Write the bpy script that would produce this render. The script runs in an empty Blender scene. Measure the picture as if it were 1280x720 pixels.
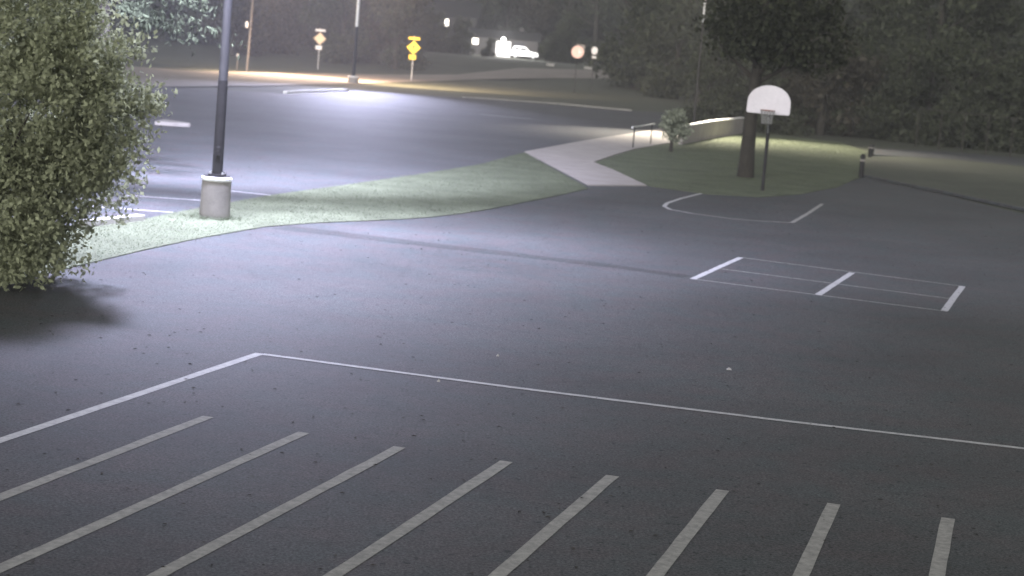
import bpy, math, random
import numpy as np
from mathutils import Vector, Matrix

random.seed(7)
rng = np.random.default_rng(11)
scene = bpy.context.scene
C = scene.collection

# ------------------------------------------------------------------ camera
F_PX, CAM_H, PITCH, ROLL = 2470.2, 4.272, 0.1239, 0.0816
cam_data = bpy.data.cameras.new('camera')
cam_data.sensor_width = 36.0
cam_data.lens = 36.0 * F_PX / 1280.0
cam_data.clip_start = 0.1
cam_data.clip_end = 3000.0
cam_data.dof.use_dof = True
cam_data.dof.focus_distance = 19.0
cam_data.dof.aperture_fstop = 2.5
cam = bpy.data.objects.new('camera', cam_data)
C.objects.link(cam)
cam.matrix_world = (Matrix.Translation((0, 0, CAM_H)) @ Matrix.Rotation(math.pi / 2 - PITCH, 4, 'X')
                    @ Matrix.Rotation(ROLL, 4, 'Z'))
scene.camera = cam

# ------------------------------------------------------------------ night sky (dim, grey skyglow)
world = bpy.data.worlds.new('World')
scene.world = world
world.use_nodes = True
wn, wl = world.node_tree.nodes, world.node_tree.links
wn.clear()
sky_tex = wn.new('ShaderNodeTexSky')
sky_tex.sky_type = 'NISHITA'
sky_tex.sun_disc = False
sky_tex.sun_elevation = math.radians(12)
sky_tex.sun_rotation = math.radians(200)
sky_tex.dust_density = 3.0
hsv = wn.new('ShaderNodeHueSaturation')
hsv.inputs['Saturation'].default_value = 0.08
bg = wn.new('ShaderNodeBackground')
bg.inputs['Strength'].default_value = 0.055
wo = wn.new('ShaderNodeOutputWorld')
wl.new(sky_tex.outputs[0], hsv.inputs['Color'])
wl.new(hsv.outputs[0], bg.inputs['Color'])
wl.new(bg.outputs[0], wo.inputs['Surface'])

vs = scene.view_settings
vs.view_transform = 'Standard'
vs.look = 'None'
vs.gamma = 1.0
vs.use_curve_mapping = False
vs.exposure = 1.95


# ------------------------------------------------------------------ camera model, to measure the place
def ray(px, py):
    u, v = px - 640.0, py - 360.0
    c, s = math.cos(ROLL), math.sin(ROLL)
    u, v = c * u + s * v, -s * u + c * v
    cp, sp = math.cos(PITCH), math.sin(PITCH)
    return Vector((u / F_PX, cp - v / F_PX * sp, -sp - v / F_PX * cp))


def gp(px, py, z=0.0):
    r = ray(px, py)
    t = (z - CAM_H) / r.z
    return Vector((r.x * t, r.y * t, z))


def at(px, py, Y):
    r = ray(px, py)
    t = Y / r.y
    return Vector((r.x * t, Y, CAM_H + r.z * t))


def smooth(a, b, x):
    t = min(1.0, max(0.0, (x - a) / (b - a)))
    return t * t * (3 - 2 * t)


def land(x, y):
    z = 1.8 * smooth(208, 262, y)
    z += 34.0 * smooth(330, 520, y)
    return z


# ------------------------------------------------------------------ materials
def mat(name, col, rough=0.8, var=0.25, scale=4.0, fine=60.0, bump=0.2, bump_dist=0.01, metal=0.0, spec=0.3,
        detail=4.0, col2=None, wear=0.0, island=0.0, transl=0.0):
    m = bpy.data.materials.new(name)
    m.use_nodes = True
    n, l = m.node_tree.nodes, m.node_tree.links
    n.clear()
    out = n.new('ShaderNodeOutputMaterial')
    b = n.new('ShaderNodeBsdfPrincipled')
    b.inputs['Roughness'].default_value = rough
    b.inputs['Metallic'].default_value = metal
    b.inputs['Specular IOR Level'].default_value = spec
    tc = n.new('ShaderNodeTexCoord')
    nz = n.new('ShaderNodeTexNoise')
    nz.inputs['Scale'].default_value = scale
    nz.inputs['Detail'].default_value = detail
    l.new(tc.outputs['Object'], nz.inputs['Vector'])
    nf = n.new('ShaderNodeTexNoise')
    nf.inputs['Scale'].default_value = fine
    nf.inputs['Detail'].default_value = 2.0
    l.new(tc.outputs['Object'], nf.inputs['Vector'])
    c2 = col2 or tuple(c * (1 - var) for c in col)
    c1 = col if col2 else tuple(c * (1 + var) for c in col)
    ramp = n.new('ShaderNodeValToRGB')
    ramp.color_ramp.elements[0].position = 0.32
    ramp.color_ramp.elements[1].position = 0.68
    ramp.color_ramp.elements[0].color = (*c2, 1)
    ramp.color_ramp.elements[1].color = (*c1, 1)
    mixv = n.new('ShaderNodeMath')
    mixv.operation = 'MULTIPLY_ADD'
    mixv.inputs[1].default_value = 0.45
    l.new(nf.outputs['Fac'], mixv.inputs[0])
    sc = n.new('ShaderNodeMath')
    sc.operation = 'MULTIPLY'
    sc.inputs[1].default_value = 0.55
    l.new(nz.outputs['Fac'], sc.inputs[0])
    l.new(sc.outputs[0], mixv.inputs[2])
    fac = mixv
    if island > 0:
        geo = n.new('ShaderNodeNewGeometry')
        mi = n.new('ShaderNodeMix')
        mi.inputs[0].default_value = island
        l.new(mixv.outputs[0], mi.inputs[2])
        l.new(geo.outputs['Random Per Island'], mi.inputs[3])
        l.new(mi.outputs[0], ramp.inputs[0])
    else:
        l.new(fac.outputs[0], ramp.inputs[0])
    colout = ramp.outputs[0]
    if wear > 0:
        wn2 = n.new('ShaderNodeTexNoise')
        wn2.inputs['Scale'].default_value = 9.0
        wn2.inputs['Detail'].default_value = 8.0
        wn2.inputs['Roughness'].default_value = 0.75
        l.new(tc.outputs['Object'], wn2.inputs['Vector'])
        wr = n.new('ShaderNodeValToRGB')
        wr.color_ramp.elements[0].position = 0.38
        wr.color_ramp.elements[1].position = 0.60
        wr.color_ramp.elements[0].color = (wear, wear, wear, 1)
        wr.color_ramp.elements[1].color = (0, 0, 0, 1)
        l.new(wn2.outputs['Fac'], wr.inputs[0])
        mx = n.new('ShaderNodeMix')
        mx.data_type = 'RGBA'
        l.new(wr.outputs[0], mx.inputs[0])
        l.new(colout, mx.inputs[6])
        mx.inputs[7].default_value = (0.06, 0.06, 0.062, 1)
        colout = mx.outputs[2]
    l.new(colout, b.inputs['Base Color'])
    if bump > 0:
        bp = n.new('ShaderNodeBump')
        bp.inputs['Strength'].default_value = bump
        bp.inputs['Distance'].default_value = bump_dist
        l.new(nf.outputs['Fac'], bp.inputs['Height'])
        l.new(bp.outputs[0], b.inputs['Normal'])
    if transl > 0:
        tr = n.new('ShaderNodeBsdfTranslucent')
        l.new(colout, tr.inputs['Color'])
        ms = n.new('ShaderNodeMixShader')
        ms.inputs[0].default_value = transl
        l.new(b.outputs[0], ms.inputs[1])
        l.new(tr.outputs[0], ms.inputs[2])
        l.new(ms.outputs[0], out.inputs['Surface'])
    else:
        l.new(b.outputs[0], out.inputs['Surface'])
    return m


def asphalt(name, base, tint=(1, 1, 1)):
    """worn tarmac: pale stone specks, broad worn patches, faint chroma drift and hairline cracks"""
    m = bpy.data.materials.new(name)
    m.use_nodes = True
    n, l = m.node_tree.nodes, m.node_tree.links
    n.clear()
    out = n.new('ShaderNodeOutputMaterial')
    b = n.new('ShaderNodeBsdfPrincipled')
    b.inputs['Roughness'].default_value = 0.72
    b.inputs['Specular IOR Level'].default_value = 0.12
    tc = n.new('ShaderNodeTexCoord')

    def noise(scale, detail, rough=0.6):
        t = n.new('ShaderNodeTexNoise')
        t.inputs['Scale'].default_value = scale
        t.inputs['Detail'].default_value = detail
        t.inputs['Roughness'].default_value = rough
        l.new(tc.outputs['Object'], t.inputs['Vector'])
        return t

    def ramp(src, p0, p1, c0, c1):
        r = n.new('ShaderNodeValToRGB')
        r.color_ramp.elements[0].position, r.color_ramp.elements[1].position = p0, p1
        r.color_ramp.elements[0].color = (*c0, 1)
        r.color_ramp.elements[1].color = (*c1, 1)
        l.new(src, r.inputs[0])
        return r.outputs[0]

    def mul(a, c):
        x = n.new('ShaderNodeMix')
        x.data_type = 'RGBA'
        x.blend_type = 'MULTIPLY'
        x.inputs[0].default_value = 1.0
        l.new(a, x.inputs[6])
        l.new(c, x.inputs[7])
        return x.outputs[2]
    big = ramp(noise(0.22, 5).outputs['Fac'], 0.3, 0.7, tuple(base * 0.80 * t for t in tint), tuple(base * 1.2 * t for t in tint))
    chroma = ramp(noise(1.3, 3).outputs['Fac'], 0.35, 0.65, (0.90, 1.02, 1.0), (1.08, 0.99, 0.97))
    mid = ramp(noise(7.0, 6, 0.75).outputs['Fac'], 0.3, 0.7, (0.76, 0.76, 0.76), (1.24, 1.24, 1.24))
    fine = noise(34.0, 3, 0.8)
    speck = ramp(fine.outputs['Fac'], 0.40, 0.62, (0.45, 0.45, 0.45), (1.7, 1.7, 1.7))
    pits = ramp(noise(11.0, 2, 0.5).outputs['Fac'], 0.31, 0.35, (0.3, 0.35, 0.35), (1, 1, 1))
    vor = n.new('ShaderNodeTexVoronoi')
    vor.feature = 'DISTANCE_TO_EDGE'
    vor.inputs['Scale'].default_value = 0.13
    dist = noise(0.9, 5, 0.6)
    addv = n.new('ShaderNodeVectorMath')
    addv.operation = 'MULTIPLY_ADD'
    addv.inputs[1].default_value = (1.6, 1.6, 0)
    l.new(dist.outputs['Color'], addv.inputs[0])
    l.new(tc.outputs['Object'], addv.inputs[2])
    l.new(addv.outputs[0], vor.inputs['Vector'])
    crack = ramp(vor.outputs['Distance'], 0.0, 0.006, (0.84, 0.84, 0.84), (1, 1, 1))
    col = mul(mul(mul(mul(mul(big, chroma), mid), speck), pits), crack)
    l.new(col, b.inputs['Base Color'])
    bp = n.new('ShaderNodeBump')
    bp.inputs['Strength'].default_value = 0.5
    bp.inputs['Distance'].default_value = 0.006
    l.new(fine.outputs['Fac'], bp.inputs['Height'])
    l.new(bp.outputs[0], b.inputs['Normal'])
    l.new(b.outputs[0], out.inputs['Surface'])
    return m


def emit(name, col, strength):
    m = bpy.data.materials.new(name)
    m.use_nodes = True
    n, l = m.node_tree.nodes, m.node_tree.links
    n.clear()
    e = n.new('ShaderNodeEmission')
    e.inputs['Color'].default_value = (*col, 1)
    e.inputs['Strength'].default_value = strength
    o = n.new('ShaderNodeOutputMaterial')
    l.new(e.outputs[0], o.inputs['Surface'])
    return m


M = dict(
    tarmac=asphalt('playground tarmac', 0.052, (1.0, 1.0, 1.02)),
    lot=asphalt('parking tarmac', 0.058, (0.98, 0.99, 1.04)),
    darker=asphalt('sealed tarmac strip', 0.036),
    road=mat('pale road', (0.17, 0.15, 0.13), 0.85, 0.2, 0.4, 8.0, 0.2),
    paint=mat('worn white paint', (0.29, 0.285, 0.26), 0.8, 0.10, 3.0, 50.0, 0.2, wear=0.5),
    paint_new=mat('white line paint', (0.40, 0.40, 0.39), 0.7, 0.12, 3.0, 50.0, 0.2, wear=0.45),
    soil=mat('dark soil and turf', (0.05, 0.055, 0.035), 0.95, 0.35, 0.3, 3.0, 0.5, 0.05),
    turf=mat('turf', (0.10, 0.112, 0.074), 0.95, 0.42, 0.7, 25.0, 0.6, 0.03, spec=0.1),
    blade=mat('grass blade', (0.122, 0.142, 0.092), 0.85, 0.28, 0.45, 3.0, 0.0, island=0.15, transl=0.25, spec=0.15),
    concrete=mat('pale concrete', (0.31, 0.285, 0.265), 0.9, 0.2, 1.2, 40.0, 0.3),
    concrete_grey=mat('weathered grey concrete', (0.24, 0.225, 0.205), 0.9, 0.22, 3.0, 45.0, 0.5),
    kerb=mat('kerb stone', (0.40, 0.39, 0.36), 0.9, 0.2, 2.0, 30.0, 0.3),
    white=mat('white paint', (0.78, 0.77, 0.76), 0.55, 0.06, 3.0, 30.0, 0.05),
    board=mat('weathered white board', (0.58, 0.55, 0.56), 0.6, 0.08, 1.5, 12.0, 0.05),
    pole_grey=mat('grey painted pole', (0.06, 0.06, 0.063), 0.6, 0.12, 5.0, 60.0, 0.05, metal=0.1, spec=0.4),
    galv=mat('galvanised steel', (0.55, 0.56, 0.56), 0.42, 0.12, 5.0, 60.0, 0.05, metal=0.55, spec=0.5),
    dark_metal=mat('dark bronze metal', (0.035, 0.034, 0.034), 0.85, 0.2, 6.0, 60.0, 0.05, metal=0.0, spec=0.08),
    yellow=mat('yellow sign face', (0.80, 0.56, 0.03), 0.5, 0.06, 3.0, 20.0, 0.0),
    pale_sign=mat('sodium tinted sign face', (0.80, 0.62, 0.42), 0.5, 0.06, 3.0, 20.0, 0.0),  # yellow face washed out by sodium light, put into the colour
    pink_sign=mat('pale pink sign face', (0.85, 0.55, 0.47), 0.5, 0.06, 3.0, 20.0, 0.0),  # disc in one even pale pink
    black=mat('black sign print', (0.02, 0.02, 0.02), 0.6, 0.1, 3.0, 20.0, 0.0),
    bark=mat('bark', (0.038, 0.034, 0.028), 0.95, 0.4, 3.0, 22.0, 0.9, 0.04),
    wood_pole=mat('weathered utility pole wood', (0.12, 0.11, 0.10), 0.9, 0.25, 2.0, 30.0, 0.4),
    leaf_bush=mat('grey green leaves', (0.285, 0.305, 0.195), 0.85, 0.30, 0.6, 6.0, 0.0, island=0.45, transl=0.42, spec=0.12),
    leaf_blue=mat('blue green needles', (0.030, 0.036, 0.022), 0.85, 0.5, 0.8, 6.0, 0.0, island=0.6, transl=0.25, spec=0.05),
    leaf_dark=mat('dark tree leaves', (0.050, 0.056, 0.034), 0.7, 0.4, 0.25, 3.0, 0.0, island=0.45, transl=0.25, spec=0.2),
    leaf_lawn=mat('very dark lawn tree leaves', (0.038, 0.042, 0.026), 0.8, 0.4, 0.25, 3.0, 0.0, island=0.45, transl=0.2, spec=0.05),
    leaf_brown=mat('brownish tree leaves', (0.056, 0.050, 0.036), 0.7, 0.4, 0.25, 3.0, 0.0, island=0.45, transl=0.25, spec=0.2),
    leaf_shrub=mat('pale shrub leaves', (0.24, 0.26, 0.19), 0.6, 0.4, 0.8, 6.0, 0.0, island=0.6, transl=0.3, spec=0.3),
    litter=mat('fallen leaf', (0.030, 0.026, 0.02), 0.9, 0.5, 3.0, 20.0, 0.0, island=0.6),
    scrap=mat('paper scrap', (0.32, 0.31, 0.30), 0.8, 0.1, 8.0, 40.0, 0.1),
    siding=mat('dark house siding', (0.035, 0.033, 0.031), 0.8, 0.15, 0.8, 10.0, 0.1),
    roof=mat('dark shingle roof', (0.016, 0.016, 0.015), 0.9, 0.3, 1.0, 10.0, 0.4),
    glass=mat('dark glass', (0.02, 0.022, 0.025), 0.08, 0.1, 1.0, 5.0, 0.0, spec=0.6),
    car_white=mat('white car paint', (0.75, 0.75, 0.75), 0.3, 0.03, 1.0, 5.0, 0.0, spec=0.5),
    rubber=mat('tyre rubber', (0.02, 0.02, 0.02), 0.85, 0.2, 5.0, 40.0, 0.2),
    orange=mat('orange rim paint', (0.2, 0.07, 0.04), 0.6, 0.2, 5.0, 30.0, 0.0),
    net=mat('weathered net cord', (0.2, 0.2, 0.19), 0.9, 0.15, 5.0, 30.0, 0.0),
    lens_cool=emit('lit lamp lens', (0.86, 0.9, 1.0), 25.0),
    lens_warm=emit('lit sodium lens', (1.0, 0.62, 0.35), 20.0),
    lit_window=emit('lit window', (1.0, 0.93, 0.8), 1.6),
    lit_lamp=emit('lit porch lamp', (1.0, 0.96, 0.9), 14.0),
)


# ------------------------------------------------------------------ mesh helpers
class MB:
    def __init__(self):
        self.v, self.f = [], []

    def add(self, vs_, fs_):
        k = len(self.v)
        self.v += [tuple(p) for p in vs_]
        self.f += [tuple(i + k for i in f) for f in fs_]
        return self

    def box(self, c, s, rz=0.0):
        x, y, z = s[0] / 2, s[1] / 2, s[2] / 2
        R = Matrix.Rotation(rz, 3, 'Z')
        vs_ = [Vector(c) + R @ Vector((a * x, b * y, d * z)) for a in (-1, 1) for b in (-1, 1) for d in (-1, 1)]
        return self.add(vs_, [(0, 1, 3, 2), (4, 6, 7, 5), (0, 4, 5, 1), (2, 3, 7, 6), (0, 2, 6, 4), (1, 5, 7, 3)])

    def tube(self, pts, rad, n=10, cap=True):
        pts = [Vector(p) for p in pts]
        rad = rad if isinstance(rad, (list, tuple)) else [rad] * len(pts)
        vs_, fs_ = [], []
        for i, p in enumerate(pts):
            d = (pts[min(i + 1, len(pts) - 1)] - pts[max(i - 1, 0)]).normalized()
            a = d.orthogonal().normalized() if i == 0 else (a - d * a.dot(d)).normalized()
            b = d.cross(a)
            for k in range(n):
                t = 2 * math.pi * k / n
                vs_.append(p + (a * math.cos(t) + b * math.sin(t)) * rad[i])
        for i in range(len(pts) - 1):
            for k in range(n):
                k2 = (k + 1) % n
                fs_.append((i * n + k, i * n + k2, (i + 1) * n + k2, (i + 1) * n + k))
        if cap:
            m_ = len(vs_)
            vs_ += vs_[:n] + vs_[m_ - n:m_]
            fs_.append(tuple(range(m_, m_ + n))[::-1])
            fs_.append(tuple(range(m_ + n, m_ + 2 * n)))
        return self.add(vs_, fs_)

    def lathe(self, prof, n=32, c=(0, 0, 0)):
        vs_, fs_ = [], []
        for r, z in prof:
            for k in range(n):
                t = 2 * math.pi * k / n
                vs_.append((c[0] + r * math.cos(t), c[1] + r * math.sin(t), c[2] + z))
        for i in range(len(prof) - 1):
            for k in range(n):
                k2 = (k + 1) % n
                fs_.append((i * n + k, i * n + k2, (i + 1) * n + k2, (i + 1) * n + k))
        m_ = len(vs_)
        vs_ += vs_[:n] + vs_[m_ - n:m_]
        fs_.append(tuple(range(m_, m_ + n))[::-1])
        fs_.append(tuple(range(m_ + n, m_ + 2 * n)))
        return self.add(vs_, fs_)

    def prism(self, poly, z0, z1):
        """flat polygon (list of xy) raised from z0 to z1"""
        n = len(poly)
        area = sum(poly[i][0] * poly[(i + 1) % n][1] - poly[(i + 1) % n][0] * poly[i][1] for i in range(n))
        if area < 0:
            poly = poly[::-1]
        vs_ = [(p[0], p[1], z0) for p in poly] + [(p[0], p[1], z1) for p in poly]
        fs_ = [tuple(range(n))[::-1], tuple(range(n, 2 * n))]
        fs_ += [(i, (i + 1) % n, n + (i + 1) % n, n + i) for i in range(n)]
        return self.add(vs_, fs_)

    def plate(self, poly, y0, y1):
        """polygon in the XZ plane given thickness along Y"""
        n = len(poly)
        vs_ = [(p[0], y0, p[1]) for p in poly] + [(p[0], y1, p[1]) for p in poly]
        fs_ = [tuple(range(n)), tuple(range(n, 2 * n))[::-1]]
        fs_ += [(i, n + i, n + (i + 1) % n, (i + 1) % n) for i in range(n)]
        return self.add(vs_, fs_)

    def build(self, name, m, parent=None, smooth=False, bevel=0.0):
        me = bpy.data.meshes.new(name)
        me.from_pydata(self.v, [], self.f)
        me.update()
        if smooth:
            for p in me.polygons:
                p.use_smooth = len(p.vertices) <= 4
        me.materials.append(M[m] if isinstance(m, str) else m)
        o = bpy.data.objects.new(name, me)
        C.objects.link(o)
        if parent:
            o.parent = parent
        if bevel:
            b = o.modifiers.new('bevel', 'BEVEL')
            b.width = bevel
            b.segments = 2
        return o


def tag(o, label=None, cat=None, group=None, kind=None):
    for k, v in (('label', label), ('category', cat), ('group', group), ('kind', kind)):
        if v:
            o[k] = v
    return o


def empty(name, loc, rz=0.0):
    o = bpy.data.objects.new(name, None)
    C.objects.link(o)
    o.location = loc
    o.rotation_euler = (0, 0, rz)
    o.empty_display_size = 0.2
    return o


def copy_tree(o, parent=None):
    c = o.copy()
    C.objects.link(c)
    c.parent = parent
    for ch in list(o.children):
        copy_tree(ch, c)
    return c


def leaves_mesh(name, pos, size, m, parent=None, up=0.3, aspect=0.55, squash=None):
    """one folded, pointed leaf (two triangles) at each position"""
    n = len(pos)
    d = rng.normal(size=(n, 3))
    d[:, 2] -= up
    d /= np.linalg.norm(d, axis=1, keepdims=True)
    e = rng.normal(size=(n, 3))
    e -= d * (e * d).sum(1, keepdims=True)
    e /= np.linalg.norm(e, axis=1, keepdims=True)
    s = (size * rng.uniform(0.45, 1.6, n))[:, None]
    nn = np.cross(d, e)
    v = np.empty((n, 4, 3))
    v[:, 0] = pos - d * s * 0.5
    v[:, 1] = pos + e * s * aspect * 0.5 + nn * s * 0.10
    v[:, 2] = pos + d * s * 0.5
    v[:, 3] = pos - e * s * aspect * 0.5 + nn * s * 0.10
    base = np.arange(n)[:, None] * 4
    tris = np.concatenate([base + [0, 1, 2], base + [0, 2, 3]], axis=1).reshape(-1, 3)
    me = bpy.data.meshes.new(name)
    me.vertices.add(n * 4)
    me.vertices.foreach_set('co', v.astype(np.float32).ravel())
    me.loops.add(len(tris) * 3)
    me.loops.foreach_set('vertex_index', tris.astype(np.int32).ravel())
    me.polygons.add(len(tris))
    me.polygons.foreach_set('loop_start', np.arange(len(tris), dtype=np.int32) * 3)
    me.update(calc_edges=True)
    me.materials.append(M[m])
    o = bpy.data.objects.new(name, me)
    C.objects.link(o)
    if parent:
        o.parent = parent
    return o


def lobes_points(lobes, n_clump, n_leaf, clump_r, shell=0.45):
    """leaf clumps spread through ellipsoid lobes, thicker towards the outside"""
    vol = np.array([l[3] * l[4] * l[5] for l in lobes]) ** 0.75
    vol /= vol.sum()
    which = rng.choice(len(lobes), n_clump, p=vol)
    L = np.array(lobes)[which]
    d = rng.normal(size=(n_clump, 3))
    d /= np.linalg.norm(d, axis=1, keepdims=True)
    r = (shell + (1 - shell) * rng.uniform(0, 1, n_clump) ** 0.6) * rng.uniform(0.86, 1.10, n_clump)
    cen = L[:, :3] + d * L[:, 3:6] * r[:, None]
    pts = np.repeat(cen, n_leaf, axis=0)
    sp = clump_r * rng.uniform(0.5, 1.3, n_clump)
    pts = pts + rng.normal(size=pts.shape) * np.repeat(sp, n_leaf)[:, None] * np.array([1, 1, 0.6])
    return pts


def trunk_mb(h, r, limbs, lean=0.0, n=10):
    mb = MB()
    k = 7
    pts, rad = [], []
    for i in range(k):
        t = i / (k - 1)
        pts.append((lean * t * h + 0.12 * r * math.sin(5 * t + r * 9), 0.10 * r * math.cos(4 * t), h * t - (0.15 if i == 0 else 0)))
        rad.append(r * (1.12 if i == 0 else 1.0 - 0.6 * t))
    mb.tube(pts, rad, n)
    for a, z, L, up in limbs:
        p0 = Vector((lean * z, 0, z))
        d = Vector((math.cos(a), math.sin(a), up)).normalized()
        rr = r * (1.0 - 0.6 * z / h) * 0.55
        mb.tube([p0, p0 + d * L * 0.5 + Vector((0, 0, 0.06 * L)), p0 + d * L + Vector((0, 0, 0.22 * L))], [rr, rr * 0.6, rr * 0.15], 6)
    return mb


# ------------------------------------------------------------------ the ground, one sheet to the horizon
xs = np.unique(np.concatenate([np.linspace(-900, -150, 12), np.linspace(-150, 150, 61), np.linspace(150, 900, 12)]))
ys = np.unique(np.concatenate([np.linspace(-300, 0, 6), np.linspace(0, 200, 11), np.linspace(200, 560, 61), np.linspace(560, 1500, 8)]))
gv = [(x, y, land(x, y) - 0.03) for y in ys for x in xs]
nx = len(xs)
gf = [(j * nx + i, j * nx + i + 1, (j + 1) * nx + i + 1, (j + 1) * nx + i) for j in range(len(ys) - 1) for i in range(nx - 1)]
ground = MB().add(gv, gf).build('ground', 'soil', smooth=True)
tag(ground, kind='structure')


def g2(*pix):
    return [(gp(x, y).x, gp(x, y).y) for x, y in pix]


def sheet(name, poly, z, m, kind='structure'):
    o = MB().add([(p[0], p[1], z) for p in poly], [tuple(range(len(poly)))])
    # counter clockwise so that it faces up
    a = sum(poly[i][0] * poly[(i + 1) % len(poly)][1] - poly[(i + 1) % len(poly)][0] * poly[i][1] for i in range(len(poly)))
    if a < 0:
        o.f = [f[::-1] for f in o.f]
    o = o.build(name, m)
    return tag(o, kind=kind)


# playground: from behind the camera out to the turf, wide to both sides
play_poly = [(-40, -12), (40, -12), (40, 52), gp(1280, 268).xy[:], gp(1180, 243).xy[:], gp(1078, 222).xy[:], gp(1045, 232).xy[:],
             gp(700, 195).xy[:], gp(600, 218).xy[:], gp(330, 264).xy[:], gp(180, 292).xy[:], gp(105, 305).xy[:], (-12, 33.5), (-40, 33.5)]
playground = sheet('playground', play_poly, 0.0, 'tarmac')
# the car park beyond the turf
lot_poly = [gp(-120, 300).xy[:], gp(105, 285).xy[:], gp(215, 268).xy[:], gp(335, 248).xy[:], gp(430, 236).xy[:], gp(600, 210).xy[:], gp(655, 195).xy[:],
            gp(720, 182).xy[:], gp(800, 168).xy[:], gp(850, 158.5).xy[:], gp(935, 147).xy[:], gp(985, 148).xy[:],
            gp(760, 137).xy[:], gp(580, 122).xy[:], gp(440, 113).xy[:], gp(360, 117).xy[:], gp(190, 108).xy[:], (-70, 128), (-70, 40)]
parking_lot = sheet('parking_lot', lot_poly, 0.004, 'lot')
# the lit road beyond it
road_poly = [(-120, 112), gp(190, 109).xy[:], gp(440, 105).xy[:], gp(600, 101).xy[:], (6, 236), (40, 262), (90, 276), (90, 290), (30, 275), (-2, 246),
             gp(560, 94.5).xy[:], gp(430, 93).xy[:], gp(300, 90).xy[:], gp(240, 89).xy[:], (-130, 150)]
rp3 = []
rmb = MB()
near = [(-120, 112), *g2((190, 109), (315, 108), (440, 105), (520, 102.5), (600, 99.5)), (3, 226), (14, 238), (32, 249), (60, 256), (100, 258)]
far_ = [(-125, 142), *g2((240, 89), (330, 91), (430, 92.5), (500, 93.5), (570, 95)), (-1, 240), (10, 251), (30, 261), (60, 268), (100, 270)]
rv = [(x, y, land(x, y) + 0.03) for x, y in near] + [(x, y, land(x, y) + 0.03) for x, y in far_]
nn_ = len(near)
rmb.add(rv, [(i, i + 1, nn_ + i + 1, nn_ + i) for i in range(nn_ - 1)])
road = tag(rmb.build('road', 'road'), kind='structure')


# ------------------------------------------------------------------ painted lines
def painted(p0, p1, w, m='paint', parent=playground, z=0.004, seg=None, name='painted_line'):
    p0, p1 = Vector(p0[:2]), Vector(p1[:2])
    L = (p1 - p0).length
    d = (p1 - p0) / L
    nrm = Vector((-d.y, d.x))
    k = seg or max(4, int(L / 0.45))
    vs_, fs_ = [], []
    for i in range(k + 1):
        c = p0 + d * (L * i / k) + nrm * random.gauss(0, 0.0015)
        a = w / 2 + random.gauss(0, 0.0025)
        b = w / 2 + random.gauss(0, 0.0025)
        vs_ += [(c.x + nrm.x * a, c.y + nrm.y * a, z), (c.x - nrm.x * b, c.y - nrm.y * b, z)]
    for i in range(k):
        fs_.append((2 * i, 2 * i + 1, 2 * i + 3, 2 * i + 2))
    o = MB().add(vs_, fs_).build(name, m, parent)
    return o


# border of the playground, and eight line-up stripes in front of it
cor = gp(325, 442)
dA = (gp(0, 551) - cor)
painted(cor, cor + dA * 2.2, 0.13, 'paint_new')
dB = (gp(1280, 561) - cor)
dBn = dB.normalized()
painted(gp(328, 443), gp(640, 484.5), 0.12, 'paint_new', z=0.0055)
painted(gp(640, 484.5), gp(960, 524), 0.12, 'paint_new', z=0.0055)
painted(gp(960, 524), gp(1280, 561), 0.12, 'paint_new', z=0.0055)
painted(gp(1280, 561), gp(1280, 561) + dBn * 6, 0.12, 'paint_new', z=0.0055)
for a, b in (((260, 521), (0, 622)), ((380, 541), (0, 711)), ((500, 559), (200, 718)), ((633, 577), (420, 718)), ((766, 595), (624, 718)),
             ((903, 613), (820, 718)), ((1042, 630), (1002, 718)), ((1185, 648), (1171, 718))):
    p, q = gp(*a), gp(*b)
    d = (q - p).normalized()
    painted(p, p + d * 9.5, 0.135, 'paint')
# four square court
c1, c2, c3, c4 = gp(866, 349), gp(926, 322), gp(1203, 358), gp(1180, 389)
painted(c1, c2, 0.13, 'paint_new')
painted(c4, c3, 0.13, 'paint_new')
painted(gp(1022, 369), gp(1065, 341), 0.13, 'paint_new')
painted(c2, c3, 0.07, 'paint', z=0.0055)
painted(c1, c4, 0.07, 'paint', z=0.0055)
painted(gp(899, 336), gp(1191, 374), 0.07, 'paint', z=0.0055)
# free throw lane under the backboard, worn, with rounded near corner
lane = [(880, 241), (852, 248), (834, 254), (830, 258), (838, 262), (866, 267), (910, 273), (950, 276.5), (990, 278.5), (1010, 267), (1028, 255)]
for i in range(len(lane) - 1):
    painted(gp(*lane[i]), gp(*lane[i + 1]), 0.12, 'paint_new' if i in (0, 1, 2, 3, 4) else 'paint', z=0.004 + 0.0007 * (i % 2))
# strip of darker tarmac running across the playground
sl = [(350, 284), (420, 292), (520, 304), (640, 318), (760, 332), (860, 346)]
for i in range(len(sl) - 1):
    painted(gp(*sl[i]), gp(*sl[i + 1]), 0.95 - 0.1 * i, 'darker', z=0.002 + 0.0006 * (i % 2), name='darker_strip', seg=14)
# parking bay lines and far kerbs in the car park
for a, b, w in (((150, 244), (252, 251), 0.12), ((288, 239), (345, 245), 0.12), ((108, 258), (216, 266), 0.12),
                ((600, 143), (665, 149), 0.3), ((360, 117.5), (432, 114.5), 0.3)):
    painted(gp(*a), gp(*b), w, 'paint_new', parking_lot, z=0.009)


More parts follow.
